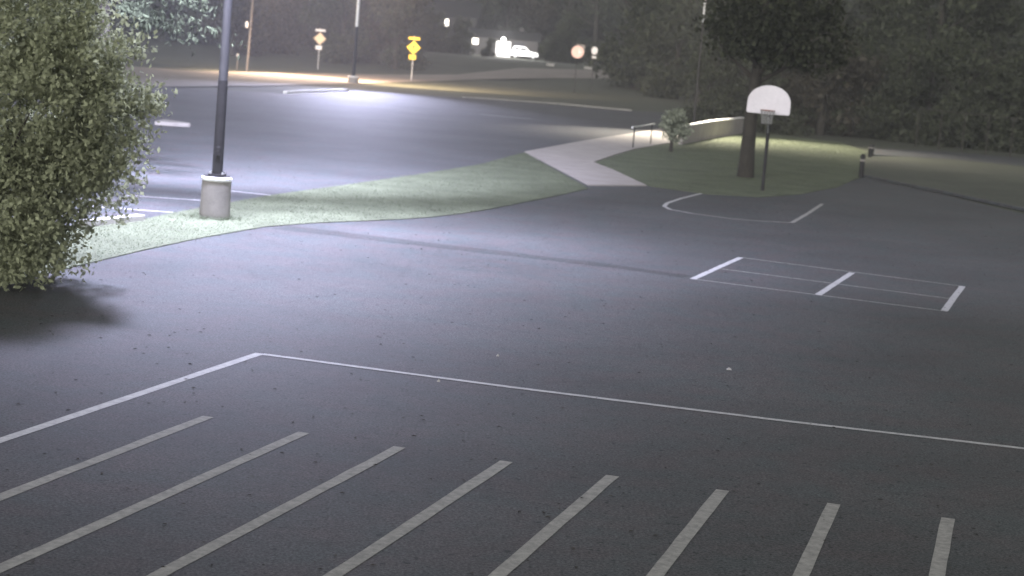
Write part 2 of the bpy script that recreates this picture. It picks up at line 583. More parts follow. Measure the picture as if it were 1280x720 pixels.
def kerb(name, pix, w, h, label, z=0.0, m='kerb', pts=None):
    ps = pts or [gp(*p) for p in pix]
    root = empty(name, ps[0])
    for i in range(len(ps) - 1):
        a, b = Vector(ps[i]), Vector(ps[i + 1])
        L = (b - a).length
        k = max(1, int(L / 1.8))
        for j in range(k):
            s, e = a.lerp(b, j / k), a.lerp(b, (j + 1) / k)
            c = (s + e) / 2 - ps[0]
            d = e - s
            mb = MB().box((0, 0, h / 2), (d.length - 0.02, w, h + random.uniform(-0.006, 0.006)))
            o = mb.build('kerb_stone', m, root, bevel=0.015)
            o.location = (c.x, c.y, c.z + random.uniform(-0.004, 0.004))
            o.rotation_euler = (0, 0, math.atan2(d.y, d.x))
    tag(root, label, 'kerb')
    return root


kerb('kerb', [(578, 122), (700, 130.5), (790, 139)], 0.15, 0.09, 'long pale kerb along the far edge of the car park', m='concrete_grey')
kerb('kerb', [(356, 117), (434, 114)], 0.22, 0.16, 'short white kerb in front of the far lamp post', m='white')
kerb('kerb', [(100, 284), (140, 280), (176, 276)], 0.2, 0.14, 'short pale kerb at the turf corner beside the big bush')
kerb('kerb', [(1076, 221), (1180, 242), (1300, 268)], 0.15, 0.10, 'faint kerb at the dark right edge of the playground', m='lot')


# ------------------------------------------------------------------ turf verges with blades
def slab(name, poly, z0, z1, m):
    return tag(MB().prism(poly, z0, z1).build(name, m), kind='structure')


verge_poly = g2((20, 352), (105, 331), (180, 313), (250, 298), (330, 284), (385, 279.5), (440, 277), (500, 274.5), (540, 271.5), (575, 267.5), (610, 262), (655, 253), (700, 244), (735, 236),
                (655, 191), (600, 206), (520, 219), (430, 232), (335, 245), (215, 267), (170, 277), (105, 286), (-20, 300), (-60, 352))
verge = slab('verge', verge_poly, -0.02, 0.016, 'turf')
island_poly = g2((742, 204), (772, 216), (812, 233), (885, 243), (950, 246.5), (1000, 243), (1046, 234), (1076, 221), (1082, 190),
                 (1050, 178), (985, 171), (940, 166), (862, 175), (790, 188))
island = slab('lawn', island_poly, -0.02, 0.016, 'turf')
right_poly = g2((1078, 220), (1180, 241), (1300, 267), (1330, 215), (1200, 197), (1090, 196))
right_v = slab('verge', [tuple(p) for p in right_poly], -0.025, 0.03, 'soil')
# far strip of worn path at the right
path_r = slab('footpath', g2((1088, 186), (1180, 190), (1300, 200), (1310, 211), (1190, 200), (1088, 194)), -0.02, 0.035, 'lot')


def inside(poly, x, y):
    r = np.zeros(len(x), bool)
    n = len(poly)
    j = n - 1
    for i in range(n):
        xi, yi = poly[i]
        xj, yj = poly[j]
        c = ((yi > y) != (yj > y)) & (x < (xj - xi) * (y - yi) / (yj - yi + 1e-12) + xi)
        r ^= c
        j = i
    return r


def blades(poly, n, h, z, label):
    P = np.array(poly)
    lo, hi = P.min(0), P.max(0)
    xy = rng.uniform(lo, hi, (n, 2))
    xy = xy[inside(poly, xy[:, 0], xy[:, 1])]
    xy = xy + rng.normal(size=xy.shape) * 0.10
    k = len(xy)
    a = rng.uniform(0, 2 * np.pi, k)
    hh = h * rng.uniform(0.4, 1.3, k)
    w = 0.008 + 0.0002 * xy[:, 1]
    v = np.zeros((k, 3, 3))
    v[:, 0, :2] = xy - np.stack([np.cos(a), np.sin(a)], 1) * w[:, None] * 0.5
    v[:, 1, :2] = xy + np.stack([np.cos(a), np.sin(a)], 1) * w[:, None] * 0.5
    v[:, :2, 2] = z
    v[:, 2, :2] = xy + rng.normal(size=(k, 2)) * hh[:, None] * 1.1
    v[:, 2, 2] = z + hh
    me = bpy.data.meshes.new('grass')
    me.from_pydata(v.reshape(-1, 3).tolist(), [], np.arange(k * 3).reshape(-1, 3).tolist())
    me.materials.append(M['blade'])
    o = bpy.data.objects.new('grass', me)
    C.objects.link(o)
    return tag(o, label, 'grass', kind='stuff')


blades(verge_poly, 200000, 0.017, 0.016, 'short mown grass on the strip between playground and car park')
dg = gp(268, 273)
blades([(dg.x + 0.5 * math.cos(k * 0.5236), dg.y + 0.5 * math.sin(k * 0.5236)) for k in range(12)], 1500, 0.075, 0.016, 'longer tufts of grass round the foot of the concrete drum')
blades(island_poly, 150000, 0.02, 0.016, 'short mown grass on the lawn around the basketball post')

# ------------------------------------------------------------------ concrete footpath (slabs)
path_root = tag(MB().prism(g2((655, 190.3), (720, 178), (800, 165), (850, 157.6), (935, 145.6), (985, 147), (925, 166), (862, 174.5), (790, 187.5), (741, 203.5),
                               (771, 215.5), (809, 232.8), (736, 232.5)), -0.025, 0.012).build('footpath', 'concrete_grey'), kind='structure')


def path_slabs(L, R, n):
    """slabs between a left-edge and a right-edge polyline (pixel lists of equal length)"""
    Lp, Rp = [gp(*p) for p in L], [gp(*p) for p in R]

    def walk(ps, t):
        s = t * (len(ps) - 1)
        i = min(int(s), len(ps) - 2)
        return ps[i].lerp(ps[i + 1], s - i)
    for i in range(n):
        g = 0.012 / max(0.05, (walk(Lp, (i + 1) / n) - walk(Lp, i / n)).length)
        t0, t1 = (i + g) / n, (i + 1 - g) / n
        q = [walk(Lp, t0), walk(Lp, t1), walk(Rp, t1), walk(Rp, t0)]
        o = MB().prism([(p.x, p.y) for p in q], 0.005, 0.034 + random.uniform(-0.004, 0.004)).build('slab', 'concrete', path_root)


path_slabs([(736, 232.3), (698, 212), (656, 190.5)], [(808, 232.6), (771, 215), (742, 203.5)], 9)
path_slabs([(656, 190.3), (720, 178.2), (800, 165.2), (850, 157.8), (934, 146)], [(742, 203.3), (764, 195.5), (792, 187), (862, 174.5), (925, 165)], 26)

# ------------------------------------------------------------------ lamp posts
def lamp_spot(parent, loc, power, col, cone, tilt=(0, 0), name='lamp_light', blend=1.0, size=0.7):
    ld = bpy.data.lights.new(name, 'SPOT')
    ld.energy = power
    ld.color = col
    ld.spot_size = math.radians(cone)
    ld.spot_blend = blend
    ld.shadow_soft_size = size
    o = bpy.data.objects.new(name, ld)
    C.objects.link(o)
    o.location = loc
    o.rotation_euler = (tilt[0], tilt[1], 0)
    o.parent = parent
    return o


def lamp_post(px, py, base_h, base_r, pole_r, h, split, label, heads, lamp, drum=True, name='lamp_post', group=None):
    g = gp(px, py)
    root = tag(empty(name, g), label, 'lamp post', group)
    if drum:
        r = base_r
        prof = [(r * 1.0, -0.4)]
        for i in range(9):
            z = 0.06 + (base_h - 0.16) * i / 8
            prof.append((r * (1.0 - 0.05 * i / 8 + (0.012 if i % 2 else 0.0)), z))
        prof += [(r * 0.95, base_h - 0.06)]
        MB().lathe(prof, 40).build('base', 'concrete_grey', root, True)
        MB().lathe([(r * 0.95, base_h - 0.085), (r * 0.985, base_h - 0.08), (r * 0.99, base_h - 0.04), (r * 0.98, base_h - 0.012), (r * 0.93, base_h)], 40).build('rim', 'white', root, True)
        MB().lathe([(r * 0.9, base_h + 0.001), (r * 0.9, base_h + 0.02)], 32).build('cap', 'dark_metal', root)
        MB().box((0, 0, base_h + 0.04), (0.34, 0.34, 0.04)).build('base_plate', 'dark_metal', root)
        for sx in (-1, 1):
            for sy in (-1, 1):
                MB().lathe([(0.022, 0), (0.022, 0.06)], 8, (sx * 0.13, sy * 0.13, base_h + 0.05)).build('bolt', 'galv', root)
    z0 = base_h
    zs = split
    r1 = pole_r * (1 - 0.35 * (zs / h))
    MB().tube([(0, 0, z0), (0, 0, zs)], [pole_r, r1], 16).build('lower_pole', 'dark_metal', root, True)  # pole dark below the split, paler above: lamplight put into the colour
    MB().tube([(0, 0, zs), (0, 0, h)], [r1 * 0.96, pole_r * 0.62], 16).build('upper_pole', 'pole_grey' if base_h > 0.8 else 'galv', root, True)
    if drum:
        MB().box((0.01, -pole_r * 0.97, z0 + 0.55), (0.08, 0.03, 0.18)).build('hand_hole_cover', 'dark_metal', root, bevel=0.006)
    for (dx, dy, tx, ty, pw, cone) in heads:
        d = Vector((dx, dy, 0)).normalized()
        arm = MB().tube([Vector((0, 0, h - 0.15)), d * 0.5 + Vector((0, 0, h - 0.02)), d * 0.9 + Vector((0, 0, h))], 0.04, 8).build('arm', 'galv', root, True)
        a = math.atan2(d.y, d.x)
        hd = MB().box((0, 0, 0), (0.62, 0.36, 0.16)).build('lamp_head', 'dark_metal', root, bevel=0.03)
        hd.location = d * 1.15 + Vector((0, 0, h))
        hd.rotation_euler = (0, 0, a)
        lens = MB().box((0, 0, -0.085), (0.5, 0.27, 0.012)).build('lens', 'lens_warm' if lamp[0] == 'warm' else 'lens_cool', hd)
        lamp_spot(root, d * 1.15 + Vector((0, 0, h - 0.16)), pw, lamp[1], cone, (tx, ty))
    return root


COOL = (0.69, 0.70, 1.0)
lamp_post(268, 273, 0.90, 0.325, 0.115, 11.5, 2.95, 'tall lamp post standing in a fat round concrete drum with a white rim',
          [(0.1, -1, -0.20, 0.12, 17000, 124), (-0.5, 1, 0.98, 0.24, 50000, 72), (1, 0.35, 0.3, -0.70, 5500, 98)], ('cool', COOL, 105))  # last head is added to fill the dim right part of the verge
far_post = lamp_post(441, 104, 0.55, 0.42, 0.15, 10.5, 4.4, 'far lamp post on a small pale base beside the orange lit road',
          [(0.5, -1, -0.6, -0.3, 1200, 110), (0.3, -1, -1.24, -0.10, 20000, 50)], ('cool', COOL, 85))
lamp_post(866, 166, 0.3, 0.2, 0.07, 9.0, 6.2, 'lamp post whose pale top shows above the dark trees behind the backboard',
          [(0.6, -1.0, -0.48, -0.42, 9000, 86), (-0.4, -1.0, -0.62, 0.25, 7500, 66)], ('warm', (1.0, 0.90, 0.74), 84))

# wooden utility pole with a sodium street lamp
up = gp(308, 89)
ur = tag(empty('utility_pole', up), 'thin pale wooden utility pole rising behind the orange lit road', 'utility pole')
MB().tube([(0, 0, 0), (0.1, 0, 4), (0.2, 0, 10.5)], [0.10, 0.09, 0.07], 12).build('pole', 'wood_pole', ur, True)
MB().box((0.2, 0, 9.9), (2.0, 0.1, 0.12)).build('crossarm', 'wood_pole', ur)
for k in (-0.85, -0.4, 0.8, 1.2):
    MB().lathe([(0.03, 0), (0.05, 0.06), (0.03, 0.12), (0.04, 0.16)], 10, (k, 0, 9.96)).build('insulator', 'white', ur, True)
MB().lathe([(0.10, 0), (0.12, 0.08), (0.12, 0.42), (0.08, 0.48)], 16, (-0.22, -0.05, 3.6)).build('meter_box', 'white', ur, True)
MB().tube([(0.17, 0, 8.3), (0.9, -0.8, 8.8), (1.6, -1.6, 8.9)], 0.035, 8).build('lamp_arm', 'galv', ur, True)
MB().lathe([(0.05, 0.16), (0.2, 0.1), (0.22, 0.0)], 14, (1.75, -1.75, 8.8)).build('lamp_head', 'galv', ur, True)
MB().lathe([(0.18, -0.02), (0.12, -0.1), (0.04, -0.13)], 14, (1.75, -1.75, 8.8)).build('lens', 'lens_warm', ur, True)
SOD = (1.0, 0.71, 0.50)
lamp_spot(ur, (1.75, -1.75, 8.6), 12000, SOD, 120, (-0.4, -0.35))
# short post beside it
sp_ = tag(empty('marker_post', gp(296, 88)), 'short thin marker post left of the utility pole', 'post')
MB().tube([(0, 0, 0), (0, 0, 1.4)], 0.05, 8).build('post', 'wood_pole', sp_, True)
MB().box((0, -0.02, 1.25), (0.16, 0.02, 0.22)).build('reflector_plate', 'white', sp_)


# a warm road head on the far lamp post
wh = Vector((0.6, 1.0, 0)).normalized()
MB().tube([Vector((0, 0, 9.6)), wh * 1.2 + Vector((0, 0, 10.0)), wh * 3.0 + Vector((0, 0, 10.1))], 0.045, 8).build('arm', 'galv', far_post, True)
hd = MB().box((0, 0, 0), (0.6, 0.32, 0.16)).build('lamp_head', 'dark_metal', far_post, bevel=0.03)
hd.location = wh * 3.2 + Vector((0, 0, 10.1))
hd.rotation_euler = (0, 0, math.atan2(wh.y, wh.x))
MB().box((0, 0, -0.085), (0.46, 0.24, 0.012)).build('lens', 'lens_warm', hd)
lamp_spot(far_post, wh * 3.2 + Vector((0, 0, 9.95)), 20000, SOD, 130, (0.7, 0.0))

# ------------------------------------------------------------------ basketball goal
gb = gp(952, 240)
gr = tag(empty('basketball_goal', (gb.x, gb.y, 0.05)), 'white fan shaped basketball backboard on a bent steel post', 'basketball goal')
fan = []
# the board's own frame: x to the right, y away from the court
w2 = 0.70
out_ = [(-w2, 0.02), (-w2 + 0.03, -0.02), (-0.28, -0.03), (0.28, -0.03), (w2 - 0.03, -0.02), (w2, 0.02), (w2, 0.30)]
for k in range(1, 16):
    t = math.pi * k / 16
    out_.append((w2 * math.cos(t) * (1.0 if abs(math.cos(t)) < 0.98 else 1.0), 0.30 + 0.60 * math.sin(t) ** 0.9))
out_.append((-w2, 0.30))
fan = [(p[0], 2.58 + p[1]) for p in out_]
DEP = -1.05
board = MB().plate(fan, DEP, DEP + 0.05).build('backboard', 'board', gr, bevel=0.008)
MB().box((0, DEP + 0.10, 2.93), (0.5, 0.09, 0.08)).build('mounting_bracket', 'galv', gr)
MB().tube([(0, 0.55, -0.1), (0, 0.55, 2.0), (0, 0.45, 2.43), (0, 0.1, 2.78), (0, -0.4, 2.93), (0, DEP + 0.1, 2.95)], 0.057, 14).build('post', 'dark_metal', gr, True)
MB().tube([(0, 0.5, 1.9), (0, DEP + 0.12, 2.7)], 0.02, 8).build('brace', 'galv', gr, True)
rim = MB()
R = 0.23
ring = [(R * math.cos(2 * math.pi * k / 28), DEP - 0.15 - R + R * math.sin(2 * math.pi * k / 28), 2.68) for k in range(29)]
rim.tube(ring, 0.011, 8)
rim.box((0, DEP - 0.09, 2.67), (0.16, 0.18, 0.02))
rim_o = rim.build('rim', 'orange', gr, True)
net = MB()
for k in range(14):
    for s in (1, -1):
        pts = []
        for i in range(6):
            a = 2 * math.pi * (k + s * i * 0.5) / 14
            rr = R * (1 - 0.11 * i + 0.010 * i * i)
            pts.append((rr * math.cos(a), DEP - 0.15 - R + rr * math.sin(a), 2.67 - 0.085 * i))
        net.tube(pts, 0.008, 4)
net.build('net', 'net', gr)
gr.rotation_euler = (0, 0, -0.16)

# ------------------------------------------------------------------ low wall, handrail, bollards
wa, wb, wc = gp(850, 181), gp(888, 173.5), gp(926, 167)
wall = tag(empty('low_wall', wa), 'low pale concrete wall of two panels beyond the small shrub', 'wall')


def wall_panel(p, q, h0, h1):
    p, q = p - wa, q - wa
    d = (q - p).normalized()
    nrm = Vector((-d.y, d.x, 0)) * 0.09
    g = d * 0.015
    vs_ = []
    for base, hh in ((p + g, h0), (q - g, h1)):
        for s in (-1, 1):
            vs_ += [base + nrm * s + Vector((0, 0, -0.05)), base + nrm * s + Vector((0, 0, hh))]
    MB().add(vs_, [(0, 1, 3, 2), (4, 6, 7, 5), (0, 4, 5, 1), (2, 3, 7, 6), (1, 5, 7, 3), (0, 2, 6, 4)]).build('panel', 'concrete', wall)
    a, b = p + Vector((0, 0, h0 + 0.03)), q + Vector((0, 0, h1 + 0.03))
    L = (b - a).length
    o = MB().box((0, 0, 0), (L - 0.02, 0.26, 0.06)).build('coping', 'white', wall, bevel=0.01)
    o.location = (a + b) / 2
    o.rotation_euler = (0, -math.atan2(b.z - a.z, (b - a).xy.length), math.atan2(b.y - a.y, b.x - a.x))


wall_panel(wa, wb, 0.86, 0.92)
wall_panel(wb, wc, 0.92, 0.90)

ra, rb = gp(791, 185), gp(813, 180.5)
rail = tag(empty('handrail', ra), 'short steel handrail with two posts at the edge of the path', 'handrail')
d = rb - ra
for p in (Vector((0, 0, 0)), d):
    MB().tube([p, p + Vector((0, 0, 0.92))], 0.03, 10).build('post', 'dark_metal', rail, True)
MB().tube([d * -0.12 + Vector((0, 0, 0.93)), d * 1.12 + Vector((0, 0, 0.95))], 0.032, 10).build('top_rail', 'galv', rail, True)

for (px, py, h, r, lb) in ((1088, 196, 0.62, 0.14, 'dark bollard at the far right corner of the lawn'), (1076, 222, 0.95, 0.10, 'slim grey bollard at the near right corner of the lawn')):
    b = tag(empty('bollard', gp(px, py)), lb, 'bollard')
    MB().lathe([(r, -0.05), (r, h * 0.85), (r * 1.08, h * 0.87), (r * 1.08, h * 0.93), (r * 0.8, h * 0.98), (r * 0.35, h)], 18).build('post', 'dark_metal', b, True)
    MB().lathe([(r * 1.02, h * 0.68), (r * 1.02, h * 0.78)], 18).build('band', 'concrete_grey', b, True)

# white kerb nose poking out behind the bush
kn = gp(225, 158)
tag(MB().prism([(-0.9, -0.5), (-0.2, -0.42), (0.35, -0.12), (0.42, 0.0), (0.3, 0.3), (-0.1, 0.7), (-0.9, 1.4)], -0.02, 0.16).build('island_nose', 'concrete_grey', bevel=0.05),
    'pale concrete island nose poking out behind the big bush', 'kerb').location = kn

# ------------------------------------------------------------------ road signs
def diamond_sign(px, base_y, Y, face, label, rz, figure):
    p = at(px, base_y, Y)
    x = p.x
    root = tag(empty('road_sign', (x, Y, land(x, Y)), rz), label, 'road sign')
    MB().tube([(0, 0, -0.1), (0, 0, 4.0)], 0.035, 8).build('post', 'galv', root, True)
    cz, r = 2.98, 0.64
    o = MB().plate([(0, -r), (r, 0), (0, r), (-r, 0)], -0.075, -0.055)
    o.v = [(v[0], v[1], v[2] + cz) for v in o.v]
    dm = o.build('diamond_plate', face, root)
    bord = MB()
    ri, ro = r - 0.075, r - 0.05
    for k in range(4):
        a0, a1 = math.pi / 2 * k, math.pi / 2 * (k + 1)
        pts = [(ro * math.cos(a0), ro * math.sin(a0)), (ro * math.cos(a1), ro * math.sin(a1)), (ri * math.cos(a1), ri * math.sin(a1)), (ri * math.cos(a0), ri * math.sin(a0))]
        bord.plate([(q[0], q[1] + cz) for q in pts], -0.081, -0.077)
    bord.build('border', 'black', dm)
    if figure:
        fg = MB()
        fg.tube([(0.03, -0.08, cz + 0.27), (0.03, -0.085, cz + 0.27)], 0.055, 10)
        for a, b, w in (((0.02, 0.2), (0.0, -0.04), 0.05), ((0.0, -0.04), (0.13, -0.30), 0.032), ((0.0, -0.04), (-0.13, -0.28), 0.032),
                        ((0.02, 0.17), (0.16, 0.02), 0.024), ((0.02, 0.17), (-0.13, 0.03), 0.024)):
            a, b = Vector(a), Vector(b)
            dd = (b - a).normalized()
            nr = Vector((-dd.y, dd.x)) * w
            fg.plate([(q.x, q.y + cz) for q in (a + nr, a - nr, b - nr, b + nr)], -0.0815, -0.0775)
        fg.build('walking_figure', 'black', dm)
    MB().box((0, -0.065, 3.79), (1.02, 0.02, 0.22)).build('upper_plate', 'white' if not figure else 'yellow', root)
    lp = MB().box((-0.06, -0.065, 2.10), (0.62, 0.02, 0.40)).build('lower_plate', face if figure else 'white', root)
    if figure:
        ar = MB()
        ar.plate([(-0.22, 2.17), (-0.20, 2.20), (0.05, 2.05), (0.03, 2.02)], -0.081, -0.077)
        ar.plate([(0.08, 1.98), (0.10, 2.12), (-0.06, 1.99)], -0.081, -0.077)
        ar.build('arrow', 'black', lp)
    return root


diamond_sign(514, 101, 180.0, 'yellow', 'bright yellow diamond road sign with plates above and below it', 0.05, True)
diamond_sign(397, 88, 196.0, 'pale_sign', 'pale washed out diamond road sign left of the far lamp post', 0.35, False)

p = at(722, 65, 186)
rs = tag(empty('road_sign', (p.x, 186, land(p.x, 186)), 0.0), 'round pinkish white sign on a thin post right of the lit house', 'road sign')
MB().tube([(0, 0, -0.1), (0, 0, p.z + 0.3)], 0.03, 8).build('post', 'dark_metal', rs, True)
MB().plate([(0.58 * math.cos(2 * math.pi * k / 24), p.z + 0.58 * math.sin(2 * math.pi * k / 24)) for k in range(24)], -0.07, -0.05).build('disc', 'pink_sign', rs)
mk = MB().box((0.12, -0.08, p.z + 0.02), (0.05, 0.006, 0.62))
mk.plate([(0.145, p.z + 0.18), (0.38, p.z + 0.02), (0.145, p.z - 0.16)], -0.083, -0.077)
mk.build('marking', 'white', rs)
MB().box((0.25, 0.03, p.z + 0.25), (0.8, 0.02, 0.9)).build('backing_plate', 'concrete_grey', rs)
p = at(743, 66, 190)
rs = tag(empty('road_sign', (p.x, 190, land(p.x, 190)), 0.0), 'small white upright sign right of the round pinkish sign', 'road sign')
MB().tube([(0, 0, -0.1), (0, 0, p.z + 0.2)], 0.03, 8).build('post', 'dark_metal', rs, True)
oc = [(0.30 * math.cos(2 * math.pi * k / 20), p.z + 0.2 + 0.38 * math.sin(2 * math.pi * k / 20)) for k in range(20)]
MB().plate(oc, -0.07, -0.05).build('oval_plate', 'white', rs)
MB().box((0, -0.06, p.z - 0.42), (0.42, 0.02, 0.22)).build('lower_plate', 'white', rs)

# kerb stones catching light further along the road
for px, py, n, lb in ((735, 85, 1, 'bright short kerb on the rise below the round pinkish sign'),
                      (783, 89.5, 4, 'dim yellowish kerb on the rise right of the bright short kerb'),
                      (688, 80.5, 1, 'single small pale kerb stone below the white car')):
    pp = at(px, py, 250)
    kerb('kerb', None, 0.3, 0.35, lb, pts=[Vector((pp.x - n * 0.45, 250, land(pp.x, 250) - 0.03)), Vector((pp.x + n * 0.45, 250.4, land(pp.x, 250.4) - 0.03))], m='kerb' if n < 3 else 'concrete_grey')

# ------------------------------------------------------------------ houses on the rise
def house(px, Y, w, dpt, hw, hr, label, windows, doors, lamp=None):
    c = at(px, 60, Y)
    z = land(c.x, Y)
    root = tag(empty('house', (c.x, Y, z)), label, 'house')
    MB().box((0, dpt / 2, hw / 2 - 0.2), (w, dpt, hw + 0.4)).build('wall', 'siding', root)
    e = 0.45
    rf = MB().add([(-w / 2 - e, -e, hw), (w / 2 + e, -e, hw), (w / 2 + e, dpt + e, hw), (-w / 2 - e, dpt + e, hw),
                   (-w / 2 - e, dpt / 2, hw + hr), (w / 2 + e, dpt / 2, hw + hr)],
                  [(0, 1, 5, 4), (2, 3, 4, 5), (0, 4, 3), (1, 2, 5), (0, 3, 2, 1)]).build('roof', 'roof', root)
    MB().box((w * 0.25, dpt * 0.55, hw + hr * 0.9), (0.7, 0.7, 1.4)).build('chimney', 'siding', rf)
    for x, zc, ww, wh, lit in windows:
        f = MB()
        for sx in (-1, 1):
            f.box((x + sx * (ww / 2 + 0.04), -0.05, zc), (0.08, 0.10, wh + 0.16))
            f.box((x, -0.05, zc + sx * (wh / 2 + 0.04)), (ww, 0.10, 0.08))
        f = f.build('window', 'siding', root)
        MB().box((x, -0.02, zc), (ww, 0.03, wh)).build('pane', 'lit_window' if lit else 'glass', f)
        MB().box((x, -0.04, zc), (0.04, 0.04, wh)).build('mullion', 'siding', f)
    for x, dw, dh in doors:
        dd = MB().box((x, -0.04, dh / 2), (dw, 0.07, dh)).build('door', 'white', root)
        for k in range(4):
            MB().box((x, -0.082, dh * (k + 0.5) / 4), (dw * 0.94, 0.014, dh / 4 * 0.88)).build('panel', 'white', dd)
    if lamp:
        lx, lz, pw = lamp
        lo = MB().lathe([(0.05, 0.22), (0.16, 0.16), (0.18, -0.05), (0.1, -0.18)], 12, (lx, -0.28, lz)).build('porch_lamp', 'lit_lamp', root, True)
        pl = bpy.data.lights.new('porch_light', 'POINT')
        pl.energy = pw
        pl.color = (1.0, 0.97, 0.93)
        pl.shadow_soft_size = 0.2
        po = bpy.data.objects.new('porch_light', pl)
        C.objects.link(po)
        po.location = (lx, -0.75, lz)
        po.parent = root
    return root


house(629, 302, 10.4, 8.0, 2.7, 1.3, 'low dark house with a white door behind the glaring yard light',
      [(-4.3, 2.0, 0.9, 0.9, True), (2.4, 1.7, 1.4, 1.2, False)], [(0.0, 2.2, 2.3)])
house(562, 312, 8.0, 8.0, 5.6, 2.4, 'two storey house with one narrow lit upstairs window',
      [(-0.75, 4.5, 0.55, 1.1, True), (2.2, 4.4, 0.9, 1.2, False), (2.2, 1.6, 1.2, 1.2, False), (-2.2, 1.6, 1.2, 1.2, False)], [])

yl = at(629, 55, 294.0)
yr = tag(empty('yard_light', (yl.x, 294.0, land(yl.x, 294.0))), 'glaring white yard light on a short post before the low house', 'lamp')
MB().tube([(0, 0, -0.1), (0, 0, 2.35)], 0.05, 10).build('post', 'galv', yr, True)
MB().lathe([(0.06, 2.35), (0.24, 2.42), (0.28, 2.62), (0.2, 2.82), (0.05, 2.88)], 14).build('globe', 'lit_lamp', yr, True)
yp = bpy.data.lights.new('yard_lamp_light', 'POINT')
yp.energy = 2400
yp.color = (1.0, 0.97, 0.95)
yp.shadow_soft_size = 0.3
yo = bpy.data.objects.new('yard_lamp_light', yp)
C.objects.link(yo)
yo.location = (0, 0, 3.1)
yo.parent = yr

# white car parked before the lit house
cp_ = at(655, 72, 299.6)
car = tag(empty('parked_car', (cp_.x, 299.6, land(cp_.x, 299.6))), 'white car parked right of the glaring yard light before the low house', 'car')
prof = [(-2.1, 0.35), (-2.15, 0.75), (-2.05, 1.05), (-1.85, 1.12), (-1.7, 1.65), (-1.45, 1.78), (-0.1, 1.78), (0.25, 1.68), (0.75, 1.15), (1.85, 1.02), (2.1, 0.85), (2.15, 0.5), (2.05, 0.35)]
MB().plate(prof, -0.85, 0.85).build('body', 'car_white', car, bevel=0.08)
for q in ([(-1.55, 1.18), (-1.45, 1.6), (-0.75, 1.62), (-0.75, 1.18)], [(-0.65, 1.18), (-0.65, 1.62), (-0.1, 1.62), (0.2, 1.52), (0.5, 1.18)]):
    MB().plate(q, -0.87, -0.855).build('side_window', 'glass', car)
for x in (-1.35, 1.35):
    for y in (-0.78, 0.78):
        w = MB().tube([(x, y - 0.12, 0.33), (x, y + 0.12, 0.33)], 0.33, 18).build('wheel', 'rubber', car)
        MB().tube([(x, y + (-0.13 if y < 0 else 0.12), 0.33), (x, y + (-0.12 if y < 0 else 0.13), 0.33)], 0.2, 14).build('rim', 'galv', w)
for y in (-0.55, 0.55):
    MB().box((2.12, y, 0.75), (0.08, 0.35, 0.16)).build('headlight', 'glass', car)
MB().box((-0.75, -0.865, 1.05), (0.18, 0.02, 0.04)).build('door_handle', 'galv', car)

# ------------------------------------------------------------------ big bush at the left
bc = at(-30, 200, 30.4)
bush = tag(empty('bush', (bc.x, 30.4, 0.02)), 'huge leafy bush filling the left edge beside the turf', 'bush')
bl = [(-0.2, 0, 2.2, 2.2, 2.0, 2.2), (0.9, -0.3, 2.6, 1.6, 1.5, 1.35), (0.5, 0.2, 4.0, 1.25, 1.4, 1.35), (-0.9, 0.4, 4.6, 1.5, 1.5, 1.6),
      (0.55, -0.4, 1.1, 1.3, 1.4, 1.1), (1.75, 0.1, 2.85, 0.85, 0.9, 0.65), (1.1, 0.6, 1.6, 1.3, 1.2, 1.0), (-1.6, 0, 2.4, 1.8, 1.8, 2.4), (1.45, -0.1, 1.9, 0.9, 0.9, 0.6), (1.2, 0.1, 3.35, 0.9, 0.9, 0.6), (0.3, -1.0, 0.8, 1.5, 1.1, 0.9), (-1.0, -1.0, 0.9, 1.5, 1.2, 1.0), (0.95, -0.3, 0.7, 0.75, 0.9, 0.7), (1.95, 0.2, 2.7, 0.8, 0.8, 0.7), (1.55, 0.2, 3.5, 0.75, 0.8, 0.6), (0.95, 0.3, 4.3, 1.0, 1.0, 0.9), (1.85, 0.0, 1.95, 0.7, 0.8, 0.55), (0.5, -0.9, 0.35, 1.5, 1.1, 0.45), (2.55, 0.1, 2.9, 0.35, 0.4, 0.25), (2.2, 0.1, 3.75, 0.3, 0.4, 0.35), (1.6, 0.2, 4.75, 0.4, 0.5, 0.5), (2.35, 0.0, 2.2, 0.4, 0.4, 0.22)]
trunk_mb(3.6, 0.16, [(0.3, 0.5, 2.2, 0.8), (2.0, 0.4, 2.0, 0.9), (4.0, 0.7, 2.0, 0.8), (5.4, 0.9, 2.2, 0.7), (1.2, 1.4, 1.8, 0.9), (3.0, 1.2, 1.8, 0.6)]).build('trunk', 'bark', bush, True)
pts = lobes_points(bl, 4600, 22, 0.13, 0.35)
pts = pts[pts[:, 2] > 0.03]
leaves_mesh('crown', pts, 0.082, 'leaf_bush', bush, up=0.5)

# tree behind the bush with pale hanging sprays
tc_ = at(186, 20, 50.0)
tr = tag(empty('tree', (tc_.x - 1.1, 50.0, 0)), 'blue green tree with drooping lit sprays behind the big bush', 'tree')
trunk_mb(9.0, 0.22, [(0.2, 4.4, 2.6, 0.1), (1.4, 5.0, 2.4, 0.2), (2.8, 4.2, 2.6, 0.1), (4.2, 5.2, 2.2, 0.2), (5.6, 4.6, 2.6, 0.0), (0.8, 6.4, 1.8, 0.3)]).build('trunk', 'bark', tr, True)
sp = []
for k in range(95):
    a = random.uniform(0, 2 * math.pi)
    z = random.uniform(4.3, 9.5)
    L = (3.5 - 0.3 * (z - 3.9)) * random.uniform(0.6, 1.0)
    n = int(60 * L)
    t = rng.uniform(0.15, 1, n)
    x = np.cos(a) * L * t + rng.normal(size=n) * 0.13
    y = np.sin(a) * L * t + rng.normal(size=n) * 0.13
    zz = z - 0.45 * t * t * L * 0.5 + rng.normal(size=n) * 0.07 - rng.exponential(0.10, n)
    sp.append(np.stack([x, y, zz], 1))
leaves_mesh('crown', np.concatenate(sp), 0.16, 'leaf_blue', tr, up=1.2, aspect=0.3)

